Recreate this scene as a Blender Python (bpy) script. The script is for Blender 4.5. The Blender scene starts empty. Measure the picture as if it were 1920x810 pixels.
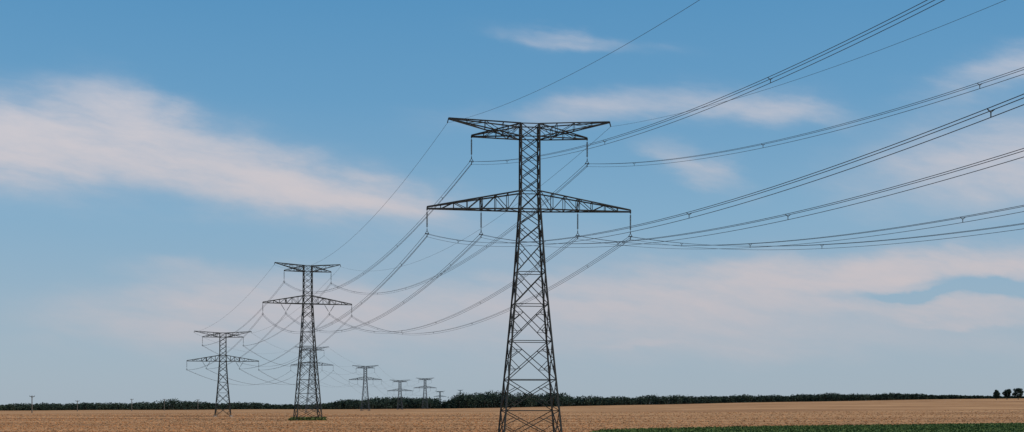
import bpy, math, random
import numpy as np
from mathutils import Vector, Matrix
rng = np.random.default_rng(7); random.seed(7)
scene = bpy.context.scene
COL = scene.collection
scene.view_settings.view_transform = 'Standard'
scene.view_settings.look = 'None'
scene.view_settings.exposure = 0
F = 2400.0; HZ = 757.0; CAMZ = 5.75

# ---------------------------------------------------------------- materials
def new_mat(name):
    m = bpy.data.materials.new(name); m.use_nodes = True
    nt = m.node_tree
    return m, nt, nt.nodes['Principled BSDF']
def N(nt, typ, **kw):
    n = nt.nodes.new(typ)
    for k, v in kw.items(): setattr(n, k, v)
    return n
def ramp(nt, src, stops):
    r = N(nt, 'ShaderNodeValToRGB')
    e = r.color_ramp.elements
    while len(e) < len(stops): e.new(0.5)
    for i, (p, c) in enumerate(stops):
        e[i].position = p; e[i].color = (*c, 1)
    nt.links.new(src, r.inputs[0]); return r.outputs[0]
def pos(nt, scale=(1, 1, 1), obj=False, rot=0.0):
    if obj:
        o = N(nt, 'ShaderNodeTexCoord').outputs['Object']
    else:
        o = N(nt, 'ShaderNodeNewGeometry').outputs['Position']
    if rot:
        r0 = N(nt, 'ShaderNodeMapping'); r0.inputs['Rotation'].default_value = (0, 0, rot)
        nt.links.new(o, r0.inputs[0]); o = r0.outputs[0]
    mp = N(nt, 'ShaderNodeMapping'); mp.inputs['Scale'].default_value = scale
    nt.links.new(o, mp.inputs[0]); return mp.outputs[0]
def noise(nt, vec, s, d=4, r=0.55):
    n = N(nt, 'ShaderNodeTexNoise'); n.inputs['Scale'].default_value = s
    n.inputs['Detail'].default_value = d; n.inputs['Roughness'].default_value = r
    nt.links.new(vec, n.inputs['Vector']); return n.outputs['Fac']
def simple(name, c1, c2, s, rough=0.7, metal=0.0, obj=False):
    m, nt, b = new_mat(name)
    f = noise(nt, pos(nt, obj=obj), s, 2)
    nt.links.new(ramp(nt, f, [(0.35, c1), (0.65, c2)]), b.inputs['Base Color'])
    b.inputs['Roughness'].default_value = rough
    b.inputs['Metallic'].default_value = metal
    return m
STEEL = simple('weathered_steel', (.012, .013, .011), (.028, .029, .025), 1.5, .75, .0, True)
STEELF = simple('weathered_steel_hazed', (.05, .055, .06), (.085, .092, .10), 1.0, .8, .0, True)  # same steel for far pylons, distance haze painted in as a lighter bluish base
WIRE = simple('conductor_aluminium', (.035, .037, .04), (.06, .062, .065), .5, .6, .2, True)
GLASS = simple('insulator_glass', (.03, .038, .035), (.06, .07, .066), 4, .4, 0, True)
CONC = simple('concrete', (.2, .19, .17), (.3, .28, .26), 3, .9)
WOOD = simple('pole_wood', (.08, .065, .05), (.14, .12, .10), 3, .9)
BARK = simple('bark', (.05, .04, .03), (.10, .08, .06), 2, .9)
def leafmat(name, cs, s):
    m, nt, b = new_mat(name)
    f = noise(nt, pos(nt), s, 3, .7)
    nt.links.new(ramp(nt, f, cs), b.inputs['Base Color'])
    b.inputs['Roughness'].default_value = .85
    b.inputs['Specular IOR Level'].default_value = .12
    return m
LEAF = leafmat('tree_foliage', [(.3, (.020, .032, .026)), (.5, (.030, .046, .032)), (.7, (.05, .066, .042))], .05)  # greens slightly lifted, putting distance haze into the leaf colour
CROP = leafmat('crop_foliage', [(.3, (.045, .07, .02)), (.5, (.075, .11, .03)), (.7, (.12, .15, .048))], .35)
WEED = leafmat('weed_foliage', [(.3, (.05, .06, .02)), (.55, (.09, .11, .035)), (.8, (.22, .20, .07))], .5)
STRAW = leafmat('straw', [(.3, (.25, .11, .048)), (.46, (.42, .20, .088)), (.6, (.55, .275, .125)), (.75, (.64, .36, .18))], .3)

# ---------------------------------------------------------------- mesh helpers
class MB:
    def __init__(s): s.v = []; s.f = []
    def bar(s, p, q, w, t=None):
        """rolled steel angle between two nodes"""
        p = Vector(p); q = Vector(q); d = (q - p)
        if d.length < 1e-4: return
        d.normalize()
        up = Vector((0, 0, 1)) if abs(d.z) < .9 else Vector((0, 1, 0))
        a = d.cross(up).normalized(); b = a.cross(d).normalized()
        t = w * .3 if t is None else t
        h = w / 2
        prof = [(-h, -h), (h, -h), (h, -h + t), (-h + t, -h + t), (-h + t, h), (-h, h)]
        n0 = len(s.v)
        for c in (p, q):
            for x, y in prof: s.v.append(tuple(c + a * x + b * y))
        for i in range(6):
            j = (i + 1) % 6
            s.f.append((n0 + i, n0 + j, n0 + 6 + j, n0 + 6 + i))
        s.f.append(tuple(n0 + i for i in range(5, -1, -1))); s.f.append(tuple(n0 + 6 + i for i in range(6)))
    def tube(s, pts, r, k=4, r2=None):
        n0 = len(s.v); L = len(pts)
        for i, c in enumerate(pts):
            c = Vector(c)
            d = Vector(pts[min(i + 1, L - 1)]) - Vector(pts[max(i - 1, 0)]); d.normalize()
            up = Vector((0, 0, 1)) if abs(d.z) < .9 else Vector((0, 1, 0))
            a = d.cross(up).normalized(); b = a.cross(d)
            rr = r if r2 is None else r + (r2 - r) * i / (L - 1)
            for j in range(k):
                an = 2 * math.pi * (j + .5) / k
                s.v.append(tuple(c + a * (rr * math.cos(an)) + b * (rr * math.sin(an))))
        for i in range(L - 1):
            for j in range(k):
                jj = (j + 1) % k
                s.f.append((n0 + i * k + j, n0 + i * k + jj, n0 + (i + 1) * k + jj, n0 + (i + 1) * k + j))
        s.f.append(tuple(n0 + j for j in range(k - 1, -1, -1)))
        s.f.append(tuple(n0 + (L - 1) * k + j for j in range(k)))
    def lathe(s, prof, k=8, c=(0, 0, 0)):
        n0 = len(s.v)
        for r, z in prof:
            for j in range(k):
                an = 2 * math.pi * j / k
                s.v.append((c[0] + r * math.cos(an), c[1] + r * math.sin(an), c[2] + z))
        for i in range(len(prof) - 1):
            for j in range(k):
                jj = (j + 1) % k
                s.f.append((n0 + i * k + j, n0 + i * k + jj, n0 + (i + 1) * k + jj, n0 + (i + 1) * k + j))
    def mesh(s, name, mat):
        me = bpy.data.meshes.new(name); me.from_pydata(s.v, [], s.f); me.materials.append(mat); me.update(); return me
def obj(name, data, loc=(0, 0, 0), rot=(0, 0, 0), parent=None, **props):
    o = bpy.data.objects.new(name, data); o.location = loc; o.rotation_euler = rot
    if parent is not None: o.parent = parent
    for k, v in props.items(): o[k] = v
    COL.objects.link(o); return o
def np_mesh(name, V, Fq, mat):
    me = bpy.data.meshes.new(name)
    nv = len(V); nf, k = Fq.shape
    me.vertices.add(nv); me.vertices.foreach_set('co', V.astype(np.float32).ravel())
    me.loops.add(nf * k); me.loops.foreach_set('vertex_index', Fq.astype(np.int32).ravel())
    me.polygons.add(nf); me.polygons.foreach_set('loop_start', np.arange(0, nf * k, k, dtype=np.int32))
    me.polygons.foreach_set('loop_total', np.full(nf, k, dtype=np.int32))
    me.materials.append(mat); me.update(calc_edges=True); me.validate(); return me

# ---------------------------------------------------------------- terrain
ZX = [-6000, -1500, -720, -420, -105, 75, 330, 592, 720, 1500, 6000]
ZZ = [-12, -11, -9.75, -8.4, -7.4, -3.9, 1.4, 6.0, 7.5, 11, 14]
def sm(t): t = np.clip(t, 0, 1); return t * t * (3 - 2 * t)
def terr(X, Y):
    """ground height"""
    X = np.asarray(X, float); Y = np.asarray(Y, float)
    zf = np.interp(X, ZX, ZZ) + CAMZ
    z = zf * sm((Y - 300) / 1500.)
    z = z - 12 * sm((Y - 1900) / 900.)
    return z + .18 * np.sin(X / 37. + Y / 61.) * sm((Y - 500) / 400) 
xs = np.concatenate([-np.geomspace(12000, 900, 14), np.linspace(-850, 850, 86), np.geomspace(900, 12000, 14)])
ys = np.concatenate([np.linspace(-600, 200, 9), np.linspace(250, 3000, 80), np.geomspace(3200, 16000, 12)])
GX, GY = np.meshgrid(xs, ys); GZ = terr(GX, GY)
V = np.stack([GX, GY, GZ], -1).reshape(-1, 3)
nx, ny = len(xs), len(ys)
I = (np.arange(ny - 1)[:, None] * nx + np.arange(nx - 1)[None, :]).ravel()
Fq = np.stack([I, I + 1, I + 1 + nx, I + nx], -1)
m, nt, b = new_mat('harvested_field')
L = nt.links
def MM(op, a, b_, c=None):
    n_ = N(nt, 'ShaderNodeMath', operation=op)
    for i, v in enumerate((a, b_, c)):
        if v is None: continue
        if isinstance(v, (int, float)): n_.inputs[i].default_value = v
        else: L.new(v, n_.inputs[i])
    return n_.outputs[0]
big = noise(nt, pos(nt, (.003, .009, 1), rot=.06), 1, 3, .6)
rows = noise(nt, pos(nt, (.003, .04, 1), rot=.08), 1, 4, .75)
fur = noise(nt, pos(nt, (.02, .4, 1), rot=.08), 1, 3, .7)
fine = noise(nt, pos(nt), 1.3, 3, .75)
v = MM('MULTIPLY_ADD', rows, .52, MM('MULTIPLY_ADD', big, .25, MM('MULTIPLY_ADD', fur, .15, MM('MULTIPLY', fine, .08))))
field = ramp(nt, v, [(.41, (.23, .10, .042)), (.47, (.34, .16, .066)), (.53, (.45, .22, .095)), (.61, (.55, .29, .135))])
sep = N(nt, 'ShaderNodeSeparateXYZ'); L.new(N(nt, 'ShaderNodeNewGeometry').outputs['Position'], sep.inputs[0])
mr = N(nt, 'ShaderNodeMapRange'); mr.inputs['From Min'].default_value = 1830; mr.inputs['From Max'].default_value = 1900
L.new(sep.outputs['Y'], mr.inputs['Value'])
mix = N(nt, 'ShaderNodeMix', data_type='RGBA'); L.new(mr.outputs[0], mix.inputs['Factor']); L.new(field, mix.inputs[6])
mix.inputs[7].default_value = (.05, .07, .04, 1)
L.new(mix.outputs[2], b.inputs['Base Color']); b.inputs['Roughness'].default_value = .95
b.inputs['Specular IOR Level'].default_value = .1
g = obj('ground', np_mesh('ground', V, Fq, m), kind='structure', label='harvested golden brown stubble field reaching the wooded horizon')
for pl in g.data.polygons: pl.use_smooth = True

# ---------------------------------------------------------------- leaf / tuft clouds
def quads(C, size, flat=1.0):
    n = len(C)
    a = rng.normal(size=(n, 3)); a /= np.linalg.norm(a, axis=1)[:, None]
    t = rng.normal(size=(n, 3)); bb = np.cross(a, t); bb /= np.linalg.norm(bb, axis=1)[:, None]
    s = (size * rng.uniform(.6, 1.3, n))[:, None]
    a = a * s * .5; bb = bb * s * .5 * flat
    V = np.stack([C - a - bb * .4, C - bb, C + a + bb * .2, C + bb], 1).reshape(-1, 3)
    return V, np.arange(4 * n).reshape(-1, 4)
def upright(X, Y, Z, h, w):
    n = len(X)
    an = rng.uniform(0, math.pi, n); dx = np.cos(an) * w; dy = np.sin(an) * w
    lean = rng.normal(0, .5, n) * h
    V = np.zeros((n, 4, 3))
    V[:, 0] = np.stack([X - dx * .5, Y - dy * .5, Z - .05], -1)
    V[:, 1] = np.stack([X + dx * .5, Y + dy * .5, Z - .05], -1)
    V[:, 2] = np.stack([X + dx * .4 + lean, Y + dy * .3, Z + h * rng.uniform(.5, 1, n)], -1)
    V[:, 3] = np.stack([X - dx * .3 + lean, Y - dy * .3, Z + h], -1)
    return V.reshape(-1, 3), np.arange(4 * n).reshape(-1, 4)

EX = [15.5, 19.5, 37, 62, 142, 260]; EY = [252, 273, 291, 313, 361, 412]
def green_edge(X):
    return np.interp(X, EX, EY)
n = 80000
Y = 1 / rng.uniform(1 / 800., 1 / 235., n)
X = rng.uniform(-.47, .47, n) * Y
rc = Y - .08 * X; Y = np.round(rc / 3.0) * 3.0 + rng.normal(0, .35, n) + .08 * X
rc = Y - .08 * X
sw = .5 + .5 * np.sin(rc / 7.3) * np.sin(rc / 23.1 + X / 290.)
keep = (rng.uniform(0, 1, n) < .2 + .8 * sw) & ~((X > 15) & (Y < green_edge(X))) & ~((np.abs(X + 71) < 6) & (np.abs(Y - 447) < 6))
X = X[keep]; Y = Y[keep]
h = rng.uniform(.05, .15, len(X)) * (1 + (Y - 235) / 900); w = rng.uniform(.15, .55, len(X)) * (1 + (Y - 235) / 400)
V, Q = upright(X, Y, terr(X, Y), h, w)
obj('stubble', np_mesh('stubble', V, Q, STRAW), kind='stuff', label='short dry straw stubble covering the field')

n = 90000
X = rng.uniform(15, 185, n); Y = rng.uniform(235, 415, n)
keep = (Y < green_edge(X) + rng.normal(0, .5, n)) & (Y > green_edge(X) - 85)
X = X[keep]; Y = Y[keep]
V, Q = quads(np.stack([X, Y, terr(X, Y) + .1 + rng.uniform(.0, .35, len(X))], -1), .38, .7)
obj('green_crop', np_mesh('green_crop', V, Q, CROP), kind='stuff', label='low dense dark green leafy crop bordering the stubble')
pts = [(15.5, 200), (260, 300)] + [(x_, y_ - .6) for x_, y_ in reversed(list(zip(EX, EY)))]
me = bpy.data.meshes.new('crop_bed'); me.from_pydata([(x, y, float(terr(x, y)) + .08) for x, y in pts], [], [tuple(range(8))])
me.materials.append(CROP); obj('crop_bed', me, kind='structure', label='dark green ground beneath the leafy crop')

def leaf_pts(c, r, rz, n):
    d = rng.normal(size=(n, 3)); d /= np.linalg.norm(d, axis=1)[:, None]
    rad = rng.uniform(.35, 1, n)[:, None] ** .5
    return np.array(c) + d * rad * np.array([r, r, rz])
# woods ---------------------------------------------------------------
def wood(name_label, profile, Y0, depth, step, size=2.0, nl=70):
    C = []
    px = profile[0][0]
    tr = MB(); ph = rng.uniform(0, 6, 3)
    while px < profile[-1][0]:
        top = np.interp(px, [a for a, _, _ in profile], [b_ for _, b_, _ in profile])
        dens = np.interp(px, [a for a, _, _ in profile], [d_ for _, _, d_ in profile])
        px += step * rng.uniform(.5, 1.5)
        if rng.uniform() > dens: continue
        y = Y0 + rng.uniform(0, depth)
        x = (px - 960) / F * y
        z = float(terr(x, y))
        H = (HZ - top) / F * y + CAMZ - z
        H *= rng.choice([.85, .92, .98, 1.03], p=[.15, .3, .35, .2]) * (1 + .07 * math.sin(px / 9. + ph[0]) + .08 * math.sin(px / 23. + ph[1]))
        if H < 2.5: H = 2.5
        r = H * rng.uniform(.36, .58)
        tr.tube([(x, y, z - 1), (x, y, z + H * .5)], .35, 5, .15)
        for k in range(5):
            cc = (x + rng.normal(0, r * .45), y + rng.normal(0, r * .4), z + H * rng.uniform(.3, .78))
            C.append(leaf_pts(cc, r * rng.uniform(.45, .7), H * .24, nl // 5))
        C.append(leaf_pts((x, y, z + H * .22), r, H * .3, nl // 2))
    C = np.concatenate(C)
    V, Q = quads(C, size, .8)
    o = obj('woodland', np_mesh('woodland', V, Q, LEAF), kind='stuff', label=name_label)
    obj('trunk', tr.mesh('trunk', BARK), parent=o)
wood('distant dark green hedge and low wood edging the field', [(-60, 757, 1), (60, 756, 1), (100, 754, 1), (210, 755, 1), (330, 749, 1), (420, 754, 1), (455, 753, .9), (520, 757, .9), (625, 756, 1), (650, 750, 1)], 1830, 60, 1.4, 1.8, 70)
wood('dark wood with an uneven domed canopy beyond the field', [(620, 754, 1), (645, 750, 1), (690, 744, 1), (735, 741, 1), (765, 748, 1), (790, 743, 1), (818, 747, 1), (826, 758, .8), (838, 748, 1), (858, 737, 1), (900, 734.5, 1), (1000, 734.5, 1), (1052, 738, 1), (1064, 742, 1)], 1840, 90, 1.0, 2.0, 90)
wood('long thin band of dark trees along the field crest', [(1050, 741, 1), (1120, 743.5, 1), (1200, 741, 1), (1330, 741, 1), (1480, 739.5, 1), (1560, 737.5, 1), (1680, 737, 1), (1760, 739, 1), (1830, 742, .9), (1990, 743, .8)], 1820, 50, 1.0, 1.8, 60)

# individual trees ------------------------------------------------------
def tree(px, y, H, wid, label):
    x = (px - 960) / F * y; z = float(terr(x, y))
    e = obj('tree', None, (x, y, z - .2), label=label, category='tree', group='lone trees on the field crest')
    t = MB(); t.tube([(0, 0, 0), (.1, 0, H * .3), (0, .1, H * .75)], .5, 7, .1)
    for k in range(6):
        a = rng.uniform(0, 6.28); z0 = H * rng.uniform(.15, .4)
        t.tube([(0, 0, z0), (math.cos(a) * wid * .3, math.sin(a) * wid * .3, z0 + H * .25)], .14, 5, .05)
    obj('trunk', t.mesh('trunk', BARK), parent=e)
    C = [leaf_pts((0, 0, H * .52), wid * .38, H * .33, 900)]
    for k in range(22):
        a = rng.uniform(0, 6.28); hz = H * rng.uniform(.2, .88)
        rr = wid * .36 * math.sqrt(max(0.05, 1 - ((hz / H - .5) / .45) ** 2)) * rng.uniform(.5, 1.1)
        C.append(leaf_pts((math.cos(a) * rr, math.sin(a) * rr, hz), wid * rng.uniform(.12, .2), H * rng.uniform(.08, .12), 80))
    V, Q = quads(np.concatenate(C), .95, .8)
    obj('crown', np_mesh('crown', V, Q, LEAF), parent=e)
tree(1868, 1500, 12.5, 9.5, 'round dark green tree standing alone on the crest')
tree(1888, 1510, 14.5, 11.5, 'tall dark green tree standing on the crest')
tree(1909, 1505, 14.5, 13.5, 'dark green tree with a flat broad crown')
tree(866, 1860, 22, 11, 'dark tree rising above the wood')

def weeds(x0, y0, rx, ry, n, label, hh=1.2):
    X = x0 + rng.uniform(-1, 1, n) * rx; Y = y0 + rng.uniform(-1, 1, n) * ry
    V, Q = quads(np.stack([X, Y, terr(X, Y) + rng.uniform(0, 1, n) ** 1.5 * hh], -1), .6, .7)
    obj('weed_patch', np_mesh('weed_patch', V, Q, WEED), kind='stuff', label=label)

# ---------------------------------------------------------------- pylons
def ins_mesh(Ln, k=8, nd=15):
    b_ = MB(); pr = [(.035, 0), (.035, -.25)]
    z = -.25; st = (Ln - .6) / nd
    for i in range(nd):
        pr += [(.05, z), (.15, z - st * .45), (.14, z - st * .6), (.05, z - st * .7)]; z -= st
    pr += [(.035, z), (.035, -Ln)]
    b_.lathe(pr, k)
    return b_.mesh('insulator_string', GLASS)
IL = 2.95
INS = ins_mesh(IL)
def yoke_mesh():
    b_ = MB()
    b_.bar((0, 0, .3), (0, 0, -.1), .12)
    b_.bar((0, 0, .05), (-.27, 0, -.4), .08); b_.bar((0, 0, .05), (.27, 0, -.4), .08)
    b_.bar((-.3, 0, -.4), (.3, 0, -.4), .1)
    b_.bar((0, 0, -.4), (0, 0, -.9), .1)
    for q in (-.27, .27): b_.bar((q, -.25, -.46), (q, .25, -.46), .12)
    b_.bar((0, -.25, -.88), (0, .25, -.88), .12)
    return b_.mesh('suspension_yoke', STEEL)
YOKE = yoke_mesh()
DL = [0, 2.2, 5.2, 9.8, 14.8, 20.5, 26.5, 31.3, 36, 40.5, 46]

def pylon(x, y, H, yaw, label, vinner=False, k=1.0, mat=STEEL, detail=2, hs=1.0, hu=1.0, ws=1.0):
    def hw(d):
        v_ = float(np.interp(d, [-13.3, -2.8, 0, 11.3, 20.5, 36, 56], [1.42, 1.45, 1.55, 2.28, 3.1, 4.55, 6.5]))
        return 1.5 + (v_ - 1.5) * ws if v_ > 1.5 else v_
    zb = float(terr(x, y)); zA = H - 14.1; zT = H
    e = obj('transmission_tower', None, (x, y, zb), (0, 0, math.radians(yaw)), label=label, category='electricity pylon', group='lattice pylons carrying the power line')
    M = MB()
    ds = [d for d in DL if d < zA - 2.6] + [zA]
    zs = [zA - d for d in ds]
    up = [zT - .8, zT - 2.8] + [zT - 2.8 - (8.5) * i / 4 for i in range(1, 5)] + [zA]
    allz = sorted(set([round(v, 3) for v in up + zs]), reverse=True)
    lw, bw = .26 * k, .125 * k
    def cn(z):
        w = hw(zA - z); return [Vector((-w, -w, z)), Vector((w, -w, z)), Vector((w, w, z)), Vector((-w, w, z))]
    for z0, z1 in zip(allz[:-1], allz[1:]):
        A = cn(z0); B = cn(z1)
        low = z1 < zA - .1
        for i in range(4):
            j = (i + 1) % 4
            M.bar(A[i], B[i], lw if low else lw * .85)
            M.bar(A[i], B[j], bw); M.bar(A[j], B[i], bw)
            hgt = z0 - z1
            if low and hgt > 2.5 and detail > 1:
                wa, wb = (A[j] - A[i]).length, (B[j] - B[i]).length
                t = wa / (wa + wb)
                La = A[i].lerp(B[i], t); Lb = A[j].lerp(B[j], t)
                q1 = A[i].lerp(B[j], t * .5); q2 = A[j].lerp(B[i], t * .5)
                q3 = B[i].lerp(A[j], (1 - t) * .5); q4 = B[j].lerp(A[i], (1 - t) * .5)
                sw = bw * .8
                M.bar(La, q1, sw); M.bar(La, q3, sw); M.bar(Lb, q2, sw); M.bar(Lb, q4, sw)
                if hgt > 5:
                    M.bar(A[i].lerp(B[i], t * .5), q1, sw * .7); M.bar(A[j].lerp(B[j], t * .5), q2, sw * .7)
                    M.bar(B[i].lerp(A[i], (1 - t) * .5), q3, sw * .7); M.bar(B[j].lerp(A[j], (1 - t) * .5), q4, sw * .7)
            if abs(z1 - zA) < .1 or abs(z1 - (zA + 2.8)) < .1:
                M.bar(B[i], B[j], bw)
            elif low and z1 > .1 and hgt > 4:
                M.bar(B[i], B[j], bw * .9)
    A = cn(allz[0])
    for i in range(4): M.bar(A[i], A[(i + 1) % 4], bw * 1.2)
    A = cn(zT - 2.8)
    for i in range(4): M.bar(A[i], A[(i + 1) % 4], bw * 1.2)
    obj('lattice_mast', M.mesh('lattice_mast', mat), parent=e)
    C = MB(); cw = .21 * k; ww = .11 * k
    def pt(s, fr, f, xa, xb, za, zb_, ya, yb):
        return Vector((s * (xa + (xb - xa) * fr), f * (ya + (yb - ya) * fr), za + (zb_ - za) * fr))
    def arm(MBx, s, xs_, xb, zlo, zhi, tlo, thi, ya, c=cw, w=ww, plan=True):
        xa = ya
        lo = {}; hi = {}
        for f in (-1, 1):
            for i, xx in enumerate(xs_):
                fr = (xx - xa) / (xb - xa)
                lo[f, i] = pt(s, fr, f, xa, xb, zlo, tlo, ya, .14)
                hi[f, i] = pt(s, fr, f, xa, xb, zhi, thi, ya, .14)
        n_ = len(xs_)
        for f in (-1, 1):
            MBx.bar(lo[f, 0], lo[f, n_ - 1], c); MBx.bar(hi[f, 0], hi[f, n_ - 1], c)
            for i in range(1, n_ - 1):
                MBx.bar(lo[f, i], hi[f, i], w)
            for i in range(n_ - 2):
                if i % 2 == 0: MBx.bar(hi[f, i], lo[f, i + 1], w)
                else: MBx.bar(lo[f, i], hi[f, i + 1], w)
            MBx.bar(lo[f, n_ - 1], hi[f, n_ - 1], w * 1.4)
        for i in range(n_):
            MBx.bar(lo[-1, i], lo[1, i], w); MBx.bar(hi[-1, i], hi[1, i], w)
            if plan and i < n_ - 1:
                a_, b2 = (-1, 1) if i % 2 else (1, -1)
                MBx.bar(lo[a_, i], lo[b2, i + 1], w * .9)
    yb0 = hw(0)
    for s in (-1, 1):
        arm(C, s, [yb0, 3.5, 5.4, 7.45, 7.75, 9.8, 11.9, 13.9, 16 * hs], 16 * hs, zA, zA + 2.8, zA, zA + .28, yb0)
        for xx in (7.6, 16 * hs): C.bar((s * xx, 0, zA + .1), (s * xx, 0, zA - .25), .2 * k)
    C.bar((-yb0, -yb0, zA), (yb0, -yb0, zA), cw); C.bar((-yb0, yb0, zA), (yb0, yb0, zA), cw)
    obj('crossarm', C.mesh('crossarm', mat), parent=e)
    U = MB(); xt = 12.65 * hu; xi = 9.1 * hu
    for s in (-1, 1):
        arm(U, s, [1.45, 4.2 * hu, 7.0 * hu, 9.8 * hu, xt], xt, zT - 2.8, zT - .8, zT - .1, zT, 1.45, c=cw * .85, w=ww * .8)
        arm(U, s, [1.45, 3.4 * hu, 5.3 * hu, 7.2 * hu, xi], xi, zT - 2.8, zT - .8, zT - 2.8, zT - 2.6, 1.45, c=cw * .85, w=ww * .8, plan=False)
        U.bar((s * xt, 0, zT + .05), (s * (xt + .2), 0, zT - .75), .15 * k)
        U.bar((s * xi, 0, zT - 2.7), (s * xi, 0, zT - 3.0), .2 * k)
    obj('crossarm', U.mesh('crossarm', mat), parent=e, label='crossarm with raised earth wire tips')
    att = []
    spots = [(-xi, zT - 3.0, 0), (xi, zT - 3.0, 0), (-16 * hs, zA - .25, 0), (-7.6, zA - .25, vinner), (7.6, zA - .25, vinner), (16 * hs, zA - .25, 0)]
    for (sx, sz, v) in spots:
        if v:
            for q in (-1, 1):
                obj('insulator_string', INS, (sx + q * 1.75, 0, sz + .1), (0, q * math.radians(31), 0), parent=e)
            zy = sz - 2.7
        else:
            obj('insulator_string', INS, (sx, 0, sz), parent=e); zy = sz - IL - .25
        obj('suspension_yoke', YOKE, (sx, 0, zy), parent=e)
        att.append((sx, 0, zy - .58))
    if k <= 1.2:
        for sx in (-1, 1):
            for sy in (-1, 1):
                w = hw(zA); fb = MB(); fb.lathe([(0, .35), (.5, .35), (.55, .28), (.65, -.6)], 12)
                obj('concrete_footing', fb.mesh('concrete_footing', CONC), (sx * w, sy * w, 0), parent=e)
    att += [(-xt - .2, 0, zT - .75), (xt + .2, 0, zT - .75)]
    R = Matrix.Rotation(math.radians(yaw), 3, 'Z'); O = Vector((x, y, zb))
    return [O + R @ Vector(a) for a in att]

def T(px, Yd, top_px):
    x = (px - 960) / F * Yd
    ztop = (HZ - top_px) / F * Yd + CAMZ
    return x, Yd, ztop - float(terr(x, Yd))
P = []
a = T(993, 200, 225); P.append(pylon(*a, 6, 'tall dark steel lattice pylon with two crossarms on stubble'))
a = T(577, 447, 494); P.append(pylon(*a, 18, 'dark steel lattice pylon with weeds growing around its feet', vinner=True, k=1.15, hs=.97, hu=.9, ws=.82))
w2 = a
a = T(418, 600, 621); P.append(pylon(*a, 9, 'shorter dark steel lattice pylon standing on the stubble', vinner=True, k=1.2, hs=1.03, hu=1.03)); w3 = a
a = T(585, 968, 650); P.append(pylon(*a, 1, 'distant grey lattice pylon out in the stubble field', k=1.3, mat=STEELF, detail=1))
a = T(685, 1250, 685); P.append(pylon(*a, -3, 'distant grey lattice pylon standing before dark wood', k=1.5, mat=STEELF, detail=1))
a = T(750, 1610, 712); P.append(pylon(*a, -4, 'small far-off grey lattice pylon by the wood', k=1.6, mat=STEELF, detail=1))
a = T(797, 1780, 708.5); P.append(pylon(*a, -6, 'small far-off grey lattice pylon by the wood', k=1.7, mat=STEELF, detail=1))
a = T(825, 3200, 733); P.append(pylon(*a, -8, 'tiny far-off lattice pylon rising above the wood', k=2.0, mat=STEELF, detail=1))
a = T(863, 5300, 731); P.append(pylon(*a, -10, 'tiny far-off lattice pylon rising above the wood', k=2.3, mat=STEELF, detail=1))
weeds(w2[0] + .3, w2[1] - 1.5, 6.0, 6, 2200, 'green and yellow weeds around the pylon feet', 1.1)

# ---------------------------------------------------------------- conductors
spm = MB()
for q in ((-.24, 0, .13), (.24, 0, .13), (0, 0, -.32)):
    spm.bar((0, 0, -.05), q, .045)
SPACER = spm.mesh('spacer', STEEL)
def span(A, B, sag, sagE, r, strands, segs, spacers, lab):
    for idx, (p0, p1) in enumerate(zip(A, B)):
        earth = idx >= 6; s = sagE if earth else sag
        D = (p1 - p0); side = Vector((D.y, -D.x, 0)).normalized()
        if side.x < 0: side = -side
        def at(t): return p0 + D * t + Vector((0, 0, -4 * s * t * (1 - t)))
        mb = MB()
        offs = [(0, 0)] if (earth or strands == 1) else ([(-.24, .13), (.24, .13), (0, -.32)] if strands == 3 else [(-.22, 0), (.22, 0)])
        for ox, oz in offs:
            pts = []
            for i in range(segs + 1):
                pts.append(at(i / segs) + side * ox + Vector((0, 0, oz)) - p0)
            mb.tube(pts, r * (.75 if earth else 1), 4)
        nm = 'earth_wire' if earth else 'conductor_bundle'
        o = obj(nm, mb.mesh(nm, WIRE), p0, category='power line cable', label=('thin earth wire ' if earth else 'bundled power cable ') + lab,
                group='earth wires of the power line' if earth else 'bundled conductors of the power line')
        if not earth and spacers and strands > 1:
            ang = math.atan2(side.y, side.x)
            Lh = D.length; t0 = 19.5 / Lh
            while t0 < .97:
                obj('spacer', SPACER, at(t0) - p0, (0, 0, ang), parent=o); t0 += 38.6 / Lh
def virtual(x, y, yaw, H=50.0):
    R = Matrix.Rotation(math.radians(yaw), 3, 'Z'); zA = H - 14.1; dz = -(.25 + .58 + IL)
    at_ = [(-9.1, 0, H - 3 + dz), (9.1, 0, H - 3 + dz), (-16, 0, zA - .25 + dz), (-7.6, 0, zA - .25 + dz), (7.6, 0, zA - .25 + dz), (16, 0, zA - .25 + dz), (-12.85, 0, H - .75), (12.85, 0, H - .75)]
    return [Vector((x, y, 0)) + R @ Vector(q) for q in at_]
V0 = virtual(68.75, -20, 6)
span(P[0], V0, 10.8, 8.9, .026, 3, 70, True, 'hanging in a long curve from the pylon')
span(P[0], P[1], 10.2, 9.0, .031, 3, 50, True, 'sagging between two tall pylons')
span(P[1], P[2], 5, 4.2, .038, 2, 30, False, 'sagging down to the shorter pylon')
span(P[2], P[3], 9, 7, .042, 2, 30, False, 'sagging from the shorter pylon over field')
span(P[3], P[4], 7, 5, .05, 1, 20, False, 'between small distant pylons')
span(P[4], P[5], 9, 7, .05, 1, 20, False, 'between small distant pylons')
span(P[5], P[6], 4, 3, .05, 1, 14, False, 'between small distant pylons')

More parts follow.
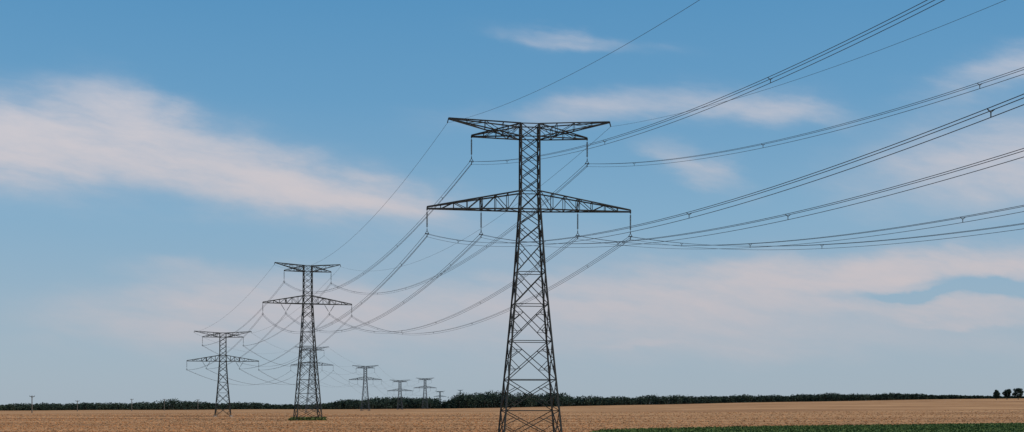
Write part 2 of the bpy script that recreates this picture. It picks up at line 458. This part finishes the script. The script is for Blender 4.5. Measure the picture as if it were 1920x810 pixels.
# ---------------------------------------------------------------- wooden distribution poles
def wpole(px, y, H):
    x = (px - 960) / F * y; z = float(terr(x, y))
    e = obj('utility_pole', None, (x, y, z), label='small wooden utility pole with crossarm beside the hedge', category='utility pole', group='wooden utility poles along the hedge')
    t = MB(); t.tube([(0, 0, -.5), (0, 0, H)], .4, 8, .3); obj('pole', t.mesh('pole', WOOD), parent=e)
    c = MB(); c.bar((-1.9, .25, H - .5), (1.9, .25, H - .5), .35); c.bar((-1.0, .25, H - .6), (0, .25, H - 1.9), .14); c.bar((1.0, .25, H - .6), (0, .25, H - 1.9), .14)
    obj('crossarm', c.mesh('crossarm', WOOD), parent=e)
    for q in (-1.7, 0, 1.7):
        i_ = MB(); i_.lathe([(.05, 0), (.2, .1), (.12, .25), (.2, .35), (.1, .55), (0, .6)], 8)
        obj('insulator', i_.mesh('insulator', GLASS), (q, .25, H - .36), parent=e)
for px, y, top in [(60, 930, 742), (145, 1250, 751), (247, 1400, 748), (308, 1450, 748), (371, 1500, 749)]:
    x, yy, H = T(px, y, top); wpole(px, y, H)

# ---------------------------------------------------------------- sky
w = bpy.data.worlds.new('World'); scene.world = w; w.use_nodes = True
w.cycles.sampling_method = 'MANUAL'; w.cycles.sample_map_resolution = 256
nt = w.node_tree; L = nt.links
bg = nt.nodes['Background']; bg.inputs[1].default_value = .1
SUN_EL, SUN_AZ = math.radians(42), math.radians(105)   # azimuth clockwise from +Y
sky = N(nt, 'ShaderNodeTexSky', sky_type='NISHITA'); sky.sun_disc = False
sky.sun_elevation = SUN_EL; sky.sun_rotation = SUN_AZ
sky.air_density = 1.0; sky.dust_density = .8; sky.ozone_density = 1.5; sky.altitude = 100
def M_(op, a, b_=None, c=None, clamp=False):
    n_ = N(nt, 'ShaderNodeMath', operation=op); n_.use_clamp = clamp
    for i, v in enumerate((a, b_, c)):
        if v is None: continue
        if isinstance(v, (int, float)): n_.inputs[i].default_value = v
        else: L.new(v, n_.inputs[i])
    return n_.outputs[0]
tc = N(nt, 'ShaderNodeTexCoord'); sp = N(nt, 'ShaderNodeSeparateXYZ'); L.new(tc.outputs['Generated'], sp.inputs[0])
yy = M_('MAXIMUM', sp.outputs[1], .05)
a_ = M_('MULTIPLY', M_('DIVIDE', sp.outputs[0], yy), 24.0)
b_ = M_('MULTIPLY', M_('DIVIDE', sp.outputs[2], yy), 24.0)
def vec(x, y, z=0.0):
    c = N(nt, 'ShaderNodeCombineXYZ')
    for i, v in enumerate((x, y, z)):
        if isinstance(v, (int, float)): c.inputs[i].default_value = v
        else: L.new(v, c.inputs[i])
    return c.outputs[0]
def rotc(ang):
    ca, sa = math.cos(ang), math.sin(ang)
    return M_('ADD', M_('MULTIPLY', a_, ca), M_('MULTIPLY', b_, sa)), M_('SUBTRACT', M_('MULTIPLY', b_, ca), M_('MULTIPLY', a_, sa))
ra, rb = rotc(math.radians(-9))
nz = N(nt, 'ShaderNodeTexNoise'); nz.inputs['Scale'].default_value = 1; nz.inputs['Detail'].default_value = 5; nz.inputs['Roughness'].default_value = .56
L.new(vec(M_('MULTIPLY', ra, .42), M_('MULTIPLY', rb, 1.1)), nz.inputs['Vector'])
sc_ = N(nt, 'ShaderNodeSeparateXYZ'); L.new(nz.outputs['Color'], sc_.inputs[0])
A2 = M_('ADD', a_, M_('MULTIPLY', M_('SUBTRACT', sc_.outputs[0], .5), 2.6))
B2 = M_('ADD', b_, M_('MULTIPLY', M_('SUBTRACT', sc_.outputs[1], .5), .95))
wisp = noise(nt, vec(M_('MULTIPLY', ra, .28), M_('ADD', M_('MULTIPLY', rb, 2.1), M_('MULTIPLY', sc_.outputs[2], 1.8)), 3.1), 1.0, 6, .58)
puff = noise(nt, vec(M_('MULTIPLY', ra, 1.1), M_('MULTIPLY', rb, 3.4), 5.7), 1.0, 5, .62)
clouds = [  # direction, radii, tilt, strength
 (20, 268, 300, 76, 5, 1.0), (235, 205, 110, 44, 20, .6), (300, 290, 330, 58, 11, 1.05), (590, 346, 210, 34, 9, 1.0), (730, 374, 110, 18, 4, .55),
 (1075, 74, 130, 15, 6, .34), (1160, 204, 240, 28, -4, .46), (1440, 208, 130, 22, 3, .6), (1310, 318, 75, 28, 22, .48),
 (1880, 300, 230, 85, -8, .75), (1880, 130, 120, 34, -14, .5),
 (1560, 528, 620, 46, -3, 1.0), (1860, 495, 420, 26, -1, .8), (1850, 582, 210, 24, 1, .9), (1250, 590, 480, 75, -4, .5), (1820, 606, 130, 6, 0, .35), (1180, 642, 90, 7, -3, .3), (1650, 640, 500, 40, 0, .22),
 (1690, 548, 260, 17, 0, -1.15), (1800, 526, 180, 10, 2, -.8), (1500, 512, 120, 6, 0, -.25),
 (430, 580, 300, 60, -3, .75), (660, 600, 240, 50, 0, .5), (380, 500, 120, 20, 6, .28), (860, 440, 300, 70, 8, .12)]
tot = None
for cx, cy, rx, ry, tl, st in clouds:
    ang = -math.radians(tl); ca, sa = math.cos(ang), math.sin(ang)
    X0, Y0 = (cx - 960) / 100, (HZ - cy) / 100
    dx = M_('SUBTRACT', A2, X0); dy = M_('SUBTRACT', B2, Y0)
    ex = M_('ADD', M_('MULTIPLY', dx, ca / (rx / 100)), M_('MULTIPLY', dy, sa / (rx / 100)))
    ey = M_('SUBTRACT', M_('MULTIPLY', dy, ca / (ry / 100)), M_('MULTIPLY', dx, sa / (ry / 100)))
    rr = M_('MULTIPLY_ADD', ex, ex, M_('MULTIPLY', ey, ey))
    g_ = M_('MULTIPLY', M_('EXPONENT', M_('MULTIPLY', M_('POWER', rr, 1.2), -1.1)), st)
    tot = g_ if tot is None else M_('ADD', tot, g_)
tot = M_('MAXIMUM', tot, 0.0)
wf = M_('MAXIMUM', M_('MULTIPLY_ADD', wisp, 3.0, -.7), .15)
pf = M_('MAXIMUM', M_('MULTIPLY_ADD', puff, 1.2, .4), .5)
dens = M_('MULTIPLY', M_('MULTIPLY', tot, pf), M_('MULTIPLY_ADD', wf, .75, .4))
dens = M_('SUBTRACT', 1.0, M_('EXPONENT', M_('MULTIPLY', dens, -1.25)))
fr = N(nt, 'ShaderNodeMath', operation='GREATER_THAN'); L.new(sp.outputs[1], fr.inputs[0]); fr.inputs[1].default_value = .06
dens = M_('MULTIPLY', dens, fr.outputs[0])
def scale(c, f):
    s_ = N(nt, 'ShaderNodeVectorMath', operation='SCALE'); L.new(c, s_.inputs[0]); s_.inputs['Scale'].default_value = f; return s_.outputs[0]
def mixc(f, c1, c2):
    mx_ = N(nt, 'ShaderNodeMix', data_type='RGBA')
    if isinstance(f, float): mx_.inputs['Factor'].default_value = f
    else: L.new(f, mx_.inputs['Factor'])
    L.new(c1, mx_.inputs[6]); L.new(c2, mx_.inputs[7]); return mx_.outputs[2]
el = M_('MULTIPLY', sp.outputs[2], 1 / .32, clamp=True)
haze = ramp(nt, el, [(0, (.37, .455, .535)), (.2, (.31, .435, .55)), (.45, (.22, .41, .585)), (.72, (.13, .335, .555)), (1, (.08, .28, .52))])
skyc = mixc(.9, sky.outputs[0], scale(haze, 10.0))
hz = M_('MULTIPLY', b_, 1 / 7.5, clamp=True)
cc = ramp(nt, hz, [(0, (.50, .48, .52)), (.35, (.60, .545, .56)), (1, (.65, .635, .68))])
out = mixc(dens, skyc, scale(cc, 10.0))
L.new(out, bg.inputs[0])

sd = bpy.data.lights.new('sun', 'SUN'); sd.energy = 3.2; sd.angle = math.radians(.5); sd.color = (1, .94, .84)
so = bpy.data.objects.new('sun', sd); COL.objects.link(so)
dirv = Vector((math.sin(SUN_AZ) * math.cos(SUN_EL), math.cos(SUN_AZ) * math.cos(SUN_EL), math.sin(SUN_EL)))
so.rotation_euler = dirv.to_track_quat('Z', 'Y').to_euler()

cd = bpy.data.cameras.new('camera'); cd.sensor_width = 36; cd.lens = 45; cd.shift_y = (HZ - 405) / 1920
cd.clip_start = .5; cd.clip_end = 30000
co = bpy.data.objects.new('camera', cd); co.location = (0, 0, CAMZ); co.rotation_euler = (math.radians(90), 0, 0)
COL.objects.link(co); scene.camera = co
